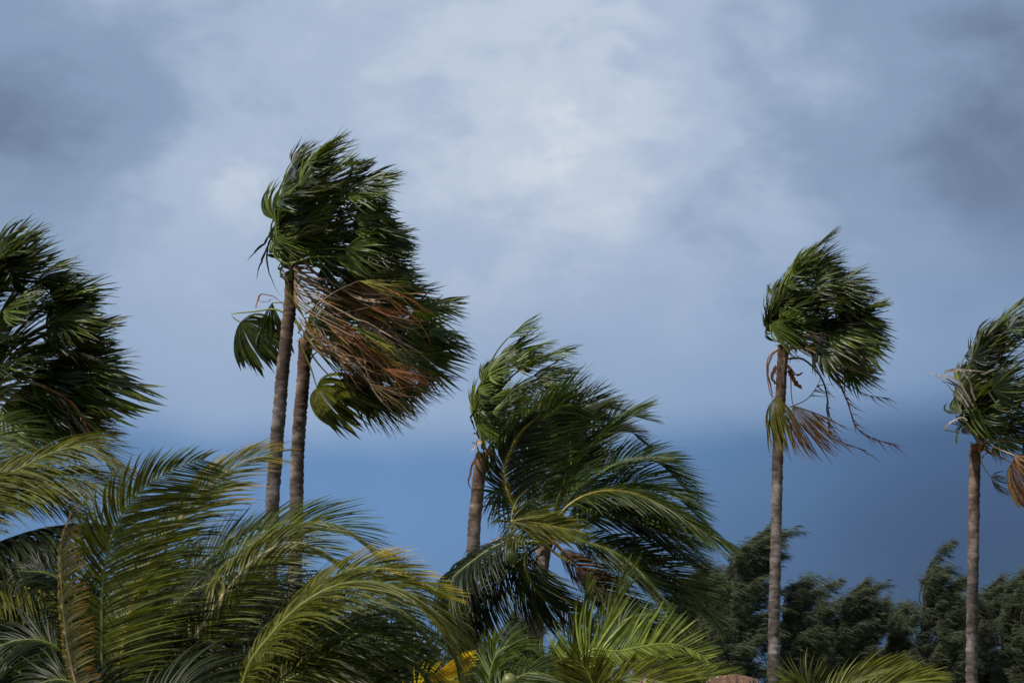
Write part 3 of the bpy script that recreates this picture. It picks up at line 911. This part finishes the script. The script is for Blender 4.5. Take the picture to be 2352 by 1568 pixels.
g([(1262, 1225), (1340, 1190), (1430, 1190), (1520, 1230), (1600, 1290)], L=130, phi=35, colr=DARK, wk=.7, gk=.5, n=80, d=40.9)
g([(1264, 1220), (1330, 1180), (1420, 1160), (1520, 1195), (1590, 1250)], L=140, phi=38, colr=GREEN, wk=.8, gk=.35, n=90, d=40.2)
strand_px(G, Gb, 39, [(1205, 1268), (1202, 1320), (1215, 1360), (1240, 1395)], .035, DARK, name='bare_stalk')
strand_px(G, Gb, 39, [(1200, 1238), (1160, 1232), (1120, 1246)], .05, TAN * .7, name='bare_stalk')
seed_stalk(G, Gb, 38.9, [(1240, 1250), (1205, 1248), (1178, 1245), (1168, 1258)], OLIVE * .8, 0.02, 16, 0.3, name='flower_stalk')
nut(G, Gb, 38.7, 1175, 1277, 0.115, np.array((.065, .075, .012)))
sheaths(G, Gb, at(1256, 1225, 40), 8, 0.4, 0.14, [BROWN, OLIVE, TAN * .6], -0.3, 0.1)

# ---- front-left coconut palms
H0, H0b = coconut_palm('coconut palm at the left edge, olive fronds arching in front of the dark fan palm', 29, (-180, 1500), [(-190, 1700), (-185, 1500)], 0.15, 0.13, CG)
h = lambda path, **k: coco_frond(H0, H0b, k.pop('d', 28.5), path, **k)
h([(-185, 1480), (-120, 1260), (-40, 1130), (60, 1068), (150, 1030), (215, 1030), (275, 1085)], L=170, phi=40, colr=OLIVE * .75, wk=.9, gk=.75, n=100, dd=-.5)
h([(-185, 1480), (-120, 1290), (-30, 1160), (70, 1108), (160, 1098), (235, 1120), (290, 1165)], L=190, phi=30, colr=OLIVE * .8, wk=.7, gk=.9, n=110, dd=-.8)
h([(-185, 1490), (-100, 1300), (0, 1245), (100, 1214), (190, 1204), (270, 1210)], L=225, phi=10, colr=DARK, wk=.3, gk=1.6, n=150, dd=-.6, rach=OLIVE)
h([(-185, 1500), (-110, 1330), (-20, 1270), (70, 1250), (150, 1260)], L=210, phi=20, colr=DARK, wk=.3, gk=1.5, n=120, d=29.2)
h([(-185, 1480), (-120, 1230), (-50, 1140), (40, 1120), (130, 1140), (200, 1190)], L=180, phi=35, colr=OLIVE * .6, wk=.5, gk=1.1, n=110, d=28.8)
h([(-185, 1480), (-130, 1150), (-80, 1040), (-20, 1000), (50, 1010), (110, 1050)], L=170, phi=40, colr=GREEN, wk=.8, gk=.7, n=90, d=29.3)
h([(-185, 1500), (-90, 1370), (0, 1336), (70, 1352), (150, 1382), (225, 1425)], L=190, phi=25, colr=OLIVE * .7, wk=.3, gk=1.1, n=90, dd=-1, rach=YELLOW * .4)
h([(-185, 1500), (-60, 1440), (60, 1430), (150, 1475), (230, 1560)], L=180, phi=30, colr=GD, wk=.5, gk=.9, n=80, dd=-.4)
h([(-185, 1490), (-130, 1250), (-70, 1120), (0, 1085), (70, 1080)], L=160, phi=40, colr=OLIVE * .6, wk=.9, gk=.6, n=80)
h([(-185, 1490), (-120, 1200), (-60, 1100), (20, 1080), (100, 1130)], L=180, phi=40, colr=OLIVE * .7, wk=.7, gk=.9, n=80)

H1, H1b = coconut_palm('large coconut palm in the lower left with a yellowing frond and a tall upright frond', 26.5, (240, 1720), [(240, 1900), (240, 1740)], 0.16, 0.14, CG)
h = lambda path, **k: coco_frond(H1, H1b, k.pop('d', 26), path, **k)
h([(245, 1730), (236, 1600), (233, 1450), (238, 1320), (268, 1200), (330, 1120), (410, 1072), (470, 1055)], L=235, phi=68, colr=OLIVE * .8, wk=.75, gk=.15, n=130, tip=OLIVE * 1.4, d=26, lens=(.6, 1.05), alpha=(74, 30))
h([(250, 1730), (275, 1520), (320, 1340), (400, 1210), (490, 1110), (560, 1060), (625, 1045)], L=205, phi=45, colr=GREEN * 1.1, wk=.8, gk=.45, n=120, tip=YELLOW * .45 + ORANGE * .3, tipk=.8, tipu=.55, d=26.6, rach=YELLOW * .3)
h([(225, 1730), (172, 1570), (148, 1450), (138, 1320), (142, 1240), (168, 1165)], L=78, phi=50, colr=np.array((.16, .135, .05)), tip=ORANGE * 1.2, wk=.9, gk=.25, n=80, rach=np.array((.42, .30, .12)), d=25, lens=(.3, .95))['label'] = 'yellowing frond with orange leaflet tips'
h([(255, 1730), (330, 1500), (400, 1390), (480, 1340), (550, 1350), (620, 1400)], L=180, phi=40, colr=DARK, wk=.8, gk=.4, n=70, d=27.6)
h([(255, 1730), (300, 1560), (380, 1470), (460, 1440), (540, 1470), (600, 1540)], L=190, phi=40, colr=DARK, wk=.7, gk=.7, n=70, d=27.4)
h([(235, 1730), (200, 1560), (120, 1480), (40, 1470), (-40, 1500)], L=190, phi=45, colr=GD, wk=.7, gk=.9, n=80, d=26.8)
h([(235, 1730), (215, 1500), (180, 1380), (120, 1320), (40, 1310)], L=170, phi=50, colr=DARK, wk=.9, gk=.7, n=80, d=27.2)
h([(240, 1730), (260, 1600), (270, 1480), (300, 1400), (360, 1340)], L=150, phi=60, colr=GREEN * .8, wk=.9, gk=.4, n=60, d=27.2)
h([(240, 1730), (230, 1640), (190, 1580), (130, 1560), (60, 1580)], L=170, phi=50, colr=GD, wk=.7, gk=.8, n=70, d=25.8)
h([(250, 1730), (330, 1630), (420, 1580), (500, 1590), (560, 1640)], L=200, phi=50, colr=GD, wk=.7, gk=.6, n=80, d=25.8)

H2, H2b = coconut_palm('coconut palm with a pale curving midrib, before the bases of the tall pair', 28.5, (390, 1760), [(395, 1900), (392, 1760)], 0.16, 0.14, CG)
h = lambda path, **k: coco_frond(H2, H2b, k.pop('d', 28), path, **k)
h([(372, 1720), (392, 1560), (430, 1490), (490, 1398), (550, 1318), (605, 1270), (670, 1245), (735, 1262), (790, 1300)], L=165, phi=50, colr=OLIVE * .9, wk=1.0, gk=.45, n=110, rach=np.array((.42, .36, .17)), d=27.2, tip=OLIVE * 1.6)
h([(385, 1750), (420, 1480), (480, 1350), (560, 1262), (640, 1216), (720, 1198), (790, 1212), (860, 1262), (910, 1310)], L=175, phi=38, colr=GREEN, wk=.7, gk=.3, n=120, d=28.6, tip=OLIVE)
h([(385, 1750), (400, 1450), (440, 1340), (500, 1262), (560, 1220), (620, 1215)], L=150, phi=35, colr=DARK * 1.2, wk=.45, gk=-.15, n=90, d=29.2)
h([(390, 1750), (450, 1470), (520, 1390), (600, 1340), (690, 1340), (760, 1390)], L=150, phi=40, colr=GD, wk=.8, gk=.5, n=70, d=29.6)
h([(390, 1750), (430, 1560), (500, 1480), (580, 1440), (660, 1450), (720, 1510)], L=180, phi=40, colr=DARK, wk=.8, gk=.6, n=90, d=28.3)
h([(385, 1750), (380, 1500), (370, 1380), (400, 1290), (450, 1250)], L=130, phi=60, colr=DARK, wk=1.0, gk=.3, n=60, d=29.8)
h([(390, 1750), (440, 1640), (520, 1560), (600, 1540), (680, 1580)], L=190, phi=45, colr=GD, wk=.8, gk=.7, n=80, d=27.8)

H3, H3b = coconut_palm('coconut palm whose great frond bows to the middle of the lower edge, yellow leaf tips', 27, (540, 1780), [(540, 1950), (540, 1800)], 0.16, 0.14, CG)
h = lambda path, **k: coco_frond(H3, H3b, k.pop('d', 26.5), path, **k)
h([(535, 1790), (560, 1560), (620, 1460), (700, 1382), (780, 1342), (860, 1336), (940, 1362), (1000, 1420), (1040, 1500), (1055, 1560)], L=215, phi=22, colr=OLIVE * .75, wk=.5, gk=.85, n=140, d=25.8, rach=LIME)
h([(540, 1790), (600, 1520), (680, 1400), (760, 1330), (840, 1300), (920, 1318), (985, 1345), (1040, 1368)], L=150, phi=35, colr=OLIVE * .8, wk=1.1, gk=.1, n=110, d=26.4, tip=YELLOW * .8 + ORANGE * .25, tipk=.85, tipu=.5)
h([(540, 1790), (620, 1560), (720, 1480), (820, 1455), (910, 1480), (980, 1550)], L=210, phi=30, colr=GREEN, wk=.6, gk=.8, n=110, d=26.3)
h([(540, 1790), (600, 1620), (700, 1540), (800, 1530), (880, 1570)], L=210, phi=40, colr=OLIVE * .6, wk=.6, gk=.8, n=90, d=25.9)
h([(540, 1790), (560, 1600), (600, 1520), (660, 1480), (740, 1490)], L=200, phi=45, colr=GD, wk=.7, gk=.6, n=90, d=26.6)
h([(540, 1790), (640, 1500), (730, 1400), (830, 1370), (920, 1400), (990, 1470)], L=190, phi=35, colr=GREEN, wk=.7, gk=.7, n=110, d=27.2)
h([(540, 1790), (690, 1620), (800, 1600), (900, 1620), (980, 1680)], L=200, phi=45, colr=GD, wk=.7, gk=.5, n=90, d=25.6)

# ---- low young palms along the bottom
I_, Ib = coconut_palm('young coconut palm in the lower middle with erect new shoots and a bright lime frond', 31, (1330, 1700), [(1335, 1900), (1335, 1720)], 0.14, 0.12, CG)
h = lambda path, **k: coco_frond(I_, Ib, k.pop('d', 30), path, **k)
h([(1335, 1720), (1334, 1600), (1340, 1480), (1349, 1330)], L=110, phi=60, colr=LIME * .6, wk=.25, gk=0, n=28, alpha=(16, 8), d=30.2, rach=LIME, name='spear_leaf')
h([(1330, 1720), (1322, 1600), (1318, 1500), (1324, 1390)], L=100, phi=60, colr=LIME * .6, wk=.15, gk=0, n=24, alpha=(16, 8), d=30, rach=LIME, name='spear_leaf')
h([(1340, 1720), (1350, 1600), (1380, 1470), (1430, 1340), (1450, 1300)], L=120, phi=60, colr=LIME * .5, wk=.2, gk=0, n=26, alpha=(20, 12), d=30.2, rach=LIME, name='spear_leaf')
h([(1310, 1720), (1320, 1560), (1354, 1494), (1415, 1495), (1480, 1483), (1533, 1477), (1580, 1488), (1625, 1512)], L=112, phi=72, colr=LIME * 1.3, tip=LIME * 1.7, wk=.45, gk=-.3, n=62, w=.028, d=29.3, rach=LIME * 1.6, alpha=(76, 38), lens=(1.1, .6))['label'] = 'bright lime green frond'
h([(1320, 1720), (1340, 1570), (1390, 1512), (1450, 1520), (1530, 1545), (1620, 1550), (1690, 1555)], L=115, phi=40, colr=LIME * .9, wk=.7, gk=-.1, n=66, w=.027, d=29.6, rach=LIME, alpha=(65, 34))
h([(1335, 1720), (1380, 1600), (1450, 1560), (1540, 1570), (1620, 1600)], L=140, phi=40, colr=OLIVE, wk=.8, gk=.1, n=80, d=29)
h([(1325, 1720), (1325, 1640), (1315, 1570), (1300, 1520), (1285, 1490)], L=85, phi=70, colr=OLIVE * .8, wk=.5, gk=.1, n=70, d=29.8)
h([(1330, 1720), (1370, 1640), (1365, 1580), (1340, 1530), (1310, 1510)], L=100, phi=70, colr=OLIVE * .9, wk=.2, gk=.2, n=70, d=29)
h([(1320, 1720), (1290, 1600), (1250, 1540), (1200, 1530)], L=130, phi=50, colr=GREEN, wk=.6, gk=.4, n=70, d=30)
h([(1335, 1720), (1380, 1560), (1420, 1440), (1480, 1410), (1540, 1430)], L=120, phi=40, colr=GREEN * .9, wk=.7, gk=.2, n=70, d=31.4)
# withered leaf arching at its right, and a fibrous dry tip
K = 54
P, _ = curve([at(1588, 1612, 28.5), at(1618, 1570, 28.4), at(1665, 1551, 28.2), at(1712, 1552, 28.2), at(1752, 1573, 28.4), at(1775, 1612, 28.6)], K)
P = P + rng.normal(0, 0.007, P.shape)
tq = np.linspace(0, 1, 7)[None, :, None]
cen = P.mean(0) - np.array((0, 0.25, 0.55))
ray = nrm(cen[None] - P)[:, None]
PP = P[:, None] + ray * tq * rng.uniform(.42, .6, (K, 1, 1)) + np.array((0, -0.30, 0.06)) * np.sin(tq * 2.6) * rng.uniform(.7, 1.2, (K, 1, 1))
cc = np.array((.115, .062, .036))[None, None] * rng.uniform(.7, 1.3, (K, 1, 1)) * np.ones((1, 7, 1))
pr = [strips(PP, np.tile(np.array((0, -0.9, 0.4)), (K, 1)), np.array((.05, .07, .07, .065, .06, .05, .02))[None] * rng.uniform(.8, 1.2, (K, 1)), .25, rng.normal(0, .35, K), cc),
      strips((P + rng.normal(0, .004, P.shape))[None], np.array([[0, -.8, .6]]), rng.uniform(.012, .05, (1, K)), -.3, np.array([0.3]), np.array((.30, .19, .12))[None, None] * rng.uniform(.4, 1.3, (1, K, 1)))]
v, q, c = merge(pr)
build('withered_leaf', v, q, c, M_DEAD, I_, Ib)['label'] = 'arched brown withered leaf with a pale curled rim'
for path, w_ in (([(1455, 1600), (1472, 1560), (1490, 1532)], .11), ([(1462, 1600), (1476, 1565), (1494, 1535)], .08), ([(1480, 1590), (1500, 1560), (1518, 1540)], .04)):
    strand_px(I_, Ib, 28.4, path, w_ * .6, np.array((.24, .15, .11)), name='dry_tip')

J, Jb = coconut_palm('small coconut palm at the bottom centre with one bright yellow frond', 30, (1120, 1700), [(1120, 1900), (1120, 1720)], 0.13, 0.11, CG)
h = lambda path, **k: coco_frond(J, Jb, k.pop('d', 29.5), path, **k)
h([(1120, 1720), (1122, 1600), (1130, 1530), (1150, 1492), (1190, 1482), (1240, 1505)], L=110, phi=35, colr=GREEN * 1.1, wk=.5, gk=.6, n=70, rach=LIME, d=29.6)
h([(1120, 1720), (1126, 1580), (1124, 1500), (1135, 1470)], L=90, phi=60, colr=LIME * .7, wk=.35, gk=0, n=36, alpha=(35, 12), d=29.8)
h([(1080, 1720), (960, 1600), (1000, 1560), (1040, 1530), (1070, 1512)], L=85, phi=50, colr=YELLOW, tip=YELLOW * 1.1, rach=YELLOW * .8, wk=.7, gk=-.15, n=28, w=.05, d=28.8, start=.45, alpha=(42, 10))['label'] = 'bright yellow dying frond'
h([(1120, 1720), (1150, 1600), (1200, 1550), (1260, 1550), (1310, 1590)], L=120, phi=45, colr=GREEN, wk=.7, gk=.5, n=70, d=29.2)
h([(1120, 1720), (1090, 1620), (1040, 1580), (980, 1590)], L=120, phi=45, colr=GD, wk=.7, gk=.5, n=60, d=29.8)
nut(J, Jb, 29, 1170, 1568, 0.10, np.array((.12, .13, .03)))

Kp, Kb = coconut_palm('low coconut palm at the bottom right with olive fronds below the casuarinas', 33, (1920, 1720), [(1920, 1900), (1920, 1740)], 0.14, 0.12, CG)
h = lambda path, **k: coco_frond(Kp, Kb, k.pop('d', 32.5), path, **k)
h([(1880, 1740), (1905, 1630), (1950, 1575), (2005, 1545), (2065, 1528)], L=130, phi=45, colr=OLIVE * .9, wk=1.1, gk=-.05, n=60, rach=LIME * .7, alpha=(40, 12))
h([(1900, 1740), (1950, 1640), (2010, 1592), (2075, 1565), (2145, 1555)], L=130, phi=45, colr=OLIVE, wk=1.2, gk=0, n=60, rach=LIME * .7, alpha=(38, 12), d=32)
h([(1905, 1740), (1880, 1620), (1850, 1570), (1800, 1560)], L=110, phi=45, colr=OLIVE * .6, wk=.6, gk=.2, n=60, d=33)


# ------------------------------------------------------------------ casuarinas behind
def casuarina_mesh(seed, H, width, nl=46, lean=0.12):
    """trunk with limbs, and wispy drooping branchlets streaming down-wind; built round 0,0,0"""
    r_ = np.random.default_rng(seed)
    W = np.array((1.0, 0.1, 0.0))
    t = np.linspace(0, 1, 16)[:, None]
    TP = np.array((0, 0, 1.0)) * t * H + np.array((1, 0, 0)) * lean * H * t ** 2.2 + r_.normal(0, 0.04, (16, 3)) * t
    v, q = tube(TP, np.linspace(0.20, 0.02, 16), 7)
    wood = [(v, q, (1, 1, 1))]
    Ps, Ns = [], []
    for i in range(nl + 12):
        lead = i >= nl
        f = 0.12 + 0.88 * (i + r_.random()) / nl if not lead else r_.uniform(0.62, 0.97)
        p = np.array([np.interp(f, t[:, 0], TP[:, k]) for k in range(3)])
        az = i * 2.4 + r_.uniform(-.4, .4)
        e = R(r_.uniform(28, 62) + 16 * f)
        L = (width * (1 - f) ** 0.5 + 0.75) * r_.uniform(0.7, 1.3) + 0.25
        if lead:
            e, L = R(r_.uniform(50, 80)), r_.uniform(1.5, 2.6)
        d = np.array((math.cos(e) * math.cos(az), math.cos(e) * math.sin(az), math.sin(e)))
        lp = [p]
        for k in range(7):
            d = nrm(d + W * (0.04 + 0.025 * k if not lead else 0.06 + 0.07 * k) + UP * (0.06 if k < 5 else -0.10) + r_.normal(0, 0.06, 3))
            lp.append(lp[-1] + d * L / 7)
        lp = np.array(lp)
        v, q = tube(lp, np.linspace(0.035, 0.008, 8), 4)
        wood.append((v, q, (1, 1, 1)))
        nt_ = int(9 + L * 9) if not lead else int(L * 8)
        for j in range(nt_):
            u = r_.uniform(0.15, 1.0) ** 0.8 if not lead else r_.uniform(0.5, 1.0)
            tp = np.array([np.interp(u, np.linspace(0, 1, 8), lp[:, k]) for k in range(3)])
            td = nrm(nrm(lp[-1] - lp[0]) * 0.7 + r_.normal(0, 0.45, 3) + W * 0.55 + UP * 0.25)
            TL = r_.uniform(0.25, 0.65)
            nb = 20
            uu = r_.uniform(0.1, 1, nb)[:, None]
            st = tp + td * TL * uu + r_.normal(0, 0.03, (nb, 3))
            d0 = nrm(td + r_.normal(0, 0.35, (nb, 3)))
            ln = r_.uniform(0.2, 0.46, nb)[:, None]
            wv = W * 0.9 + np.array((0, 0, -0.28)) + r_.normal(0, 0.18, (nb, 3))
            d1 = nrm(d0 * 0.5 + wv)
            d2 = nrm(d0 * 0.1 + wv + np.array((0, 0, -0.25)))
            a = st + d1 * ln * 0.5
            b = a + d2 * ln * 0.5
            Ps.append(np.stack([st, a, b], 1))
            Ns.append(np.tile(np.array((0, -0.6, 0.8)), (nb, 1)) + r_.normal(0, 0.5, (nb, 3)))
    Ps = np.concatenate(Ps)
    Ns = np.concatenate(Ns)
    n = len(Ps)
    w = np.array((0.013, 0.019, 0.005))[None] * r_.uniform(0.7, 1.4, (n, 1))
    C = np.array((0.056, 0.067, 0.036))[None, None] * r_.uniform(0.6, 1.5, (n, 1, 1)) * np.ones((1, 3, 1))
    return merge(wood), strips(Ps, Ns, w, 0.2, r_.normal(0, .5, n), C)


protos = []
for sd_, (H_, w_, ln_) in enumerate(((9.5, 1.6, .05), (9.0, 1.9, .10), (10.0, 1.5, .08), (8.5, 2.1, .06))):
    protos.append((casuarina_mesh(100 + sd_, H_, w_, 46, ln_), H_, ln_))
meshes = {}


def casuarina(x, y, d, var, label, wide=1.0):
    """a tree whose top stands at the photograph point x, y"""
    (wood, leaf), H_, ln_ = protos[var]
    top = at(x, y + 92, d)
    sc_ = top[2] / H_
    base = np.array((top[0] - ln_ * H_ * sc_ * wide, d, 0))
    t_ = thing('casuarina_tree', base, label, 'tree', 'casuarinas in the background')
    if var not in meshes:
        a = build('trunk', *wood, M_BARK, t_)
        b = build('crown', *leaf, M_NEEDLE, t_)
        meshes[var] = (a, b)
    else:
        for o in meshes[var]:
            c_ = o.copy()
            col.objects.link(c_)
            c_.parent = t_
    t_.scale = (sc_ * wide, sc_ * wide, sc_)
    return t_


for x, y, d, var, lab, wide in (
        (1708, 1216, 88, 2, 'tall plume-topped casuarina, highest tree just left of the lone slender palm trunk', 1.1),
        (1655, 1310, 90, 0, 'casuarina with rounded shoulder, left of the tall plume-topped one', 1.1),
        (1628, 1268, 94, 1, 'casuarina peeping out behind the right fronds of the coconut palm', 0.9),
        (1560, 1310, 95, 3, 'casuarina mostly hidden by the long coconut fronds', 1.1),
        (1815, 1322, 89, 3, 'casuarina just right of the lone slender palm trunk, small curled tips', 0.9),
        (1880, 1350, 92, 0, 'low casuarina filling the gap between the two curl-tipped ones', 1.1),
        (1945, 1322, 90, 2, 'casuarina with twin drooping tips midway between the two right trunks', 1.0),
        (1990, 1335, 93, 1, 'casuarina with one tip leaning far right, midway between the two right trunks', .9),
        (2052, 1376, 91, 3, 'short casuarina beside the bright notch of sky', .8),
        (2138, 1278, 87, 0, 'highest casuarina left of the right-edge palm, narrow and airy', 1.0),
        (2190, 1330, 90, 1, 'dark casuarina standing directly behind the right-edge palm trunk', 1.1),
        (2258, 1315, 92, 2, 'casuarina just right of the right-edge palm trunk', .9),
        (2322, 1306, 89, 3, 'casuarina with a long slanting tip near the right edge', .9),
        (2372, 1330, 86, 0, 'dark casuarina cut by the right edge of the photo', 1.1),
        (1480, 1400, 96, 2, 'casuarina low behind the lime green frond', 1.2),
        (1188, 1372, 97, 1, 'small blue-green casuarina showing left of the coconut trunk', .9),
        (1010, 1468, 99, 3, 'faint low casuarina behind the bowed yellow-tipped frond', 1.0)):
    casuarina(x, y, d, var, lab, wide)


# ------------------------------------------------------------------ shrubs
def shrub(x, y, d, wpx, label, seed, colr):
    r_ = np.random.default_rng(seed)
    top = at(x, y, d)
    base = np.array((top[0], d, 0.0))
    t_ = thing('leafy_shrub', base, label, 'shrub', 'shrubs behind the coconut palms')
    hw = wpx * MPP * d / 2
    H = top[2]
    wood = []
    for i in range(9):
        a = r_.uniform(0, 6.28)
        e = np.array((math.cos(a) * hw * .6 * r_.random(), math.sin(a) * hw * .5 * r_.random(), H * r_.uniform(.6, .9)))
        P_, _ = curve([(0, 0, 0), e * np.array((.3, .3, .5)), e], 8)
        v, q = tube(P_, np.linspace(.06, .012, 8), 5)
        wood.append((v, q, (1, 1, 1)))
    v, q, c = merge(wood)
    build('stem', v, q, c, M_BARK, t_)
    n = 42000
    cl = r_.normal(0, 1, (120, 3))
    cl = nrm(cl) * r_.uniform(.35, 1, (120, 1))
    k = r_.integers(0, 120, n)
    p = cl[k] + r_.normal(0, .11, (n, 3))
    p = p * np.array((hw, hw * .8, H * .42)) + np.array((0, 0, H * .58))
    d0 = nrm(r_.normal(0, .6, (n, 3)) + np.array((.8, 0, .1)))
    L = r_.uniform(.08, .17, n)[:, None]
    P_ = np.stack([p, p + d0 * L * .5, p + nrm(d0 + np.array((.2, 0, -.3))) * L], 1)
    w = np.array((.012, .05, .006))[None] * r_.uniform(.7, 1.3, (n, 1))
    C = colr[None, None] * r_.uniform(.6, 1.5, (n, 1, 1)) * np.ones((1, 3, 1))
    v, q, c = strips(P_, nrm(r_.normal(0, .6, (n, 3)) + UP), w, .3, r_.normal(0, .4, n), C)
    build('foliage', v, q, c, M_SHRUB, t_)


SG = np.array((.032, .040, .018))
shrub(20, 1285, 33, 400, 'grey-green shrub in the lower left corner behind the hanging fronds', 1, SG * 1.3)
shrub(330, 1262, 35, 420, 'dark shrub deep between the upright frond and the pale midrib', 2, SG)
shrub(590, 1275, 36, 400, 'dark shrub below the bases of the tall palm pair', 3, SG)
shrub(840, 1385, 36, 400, 'low shrub behind the bowed yellow-tipped frond', 4, SG * 1.1)
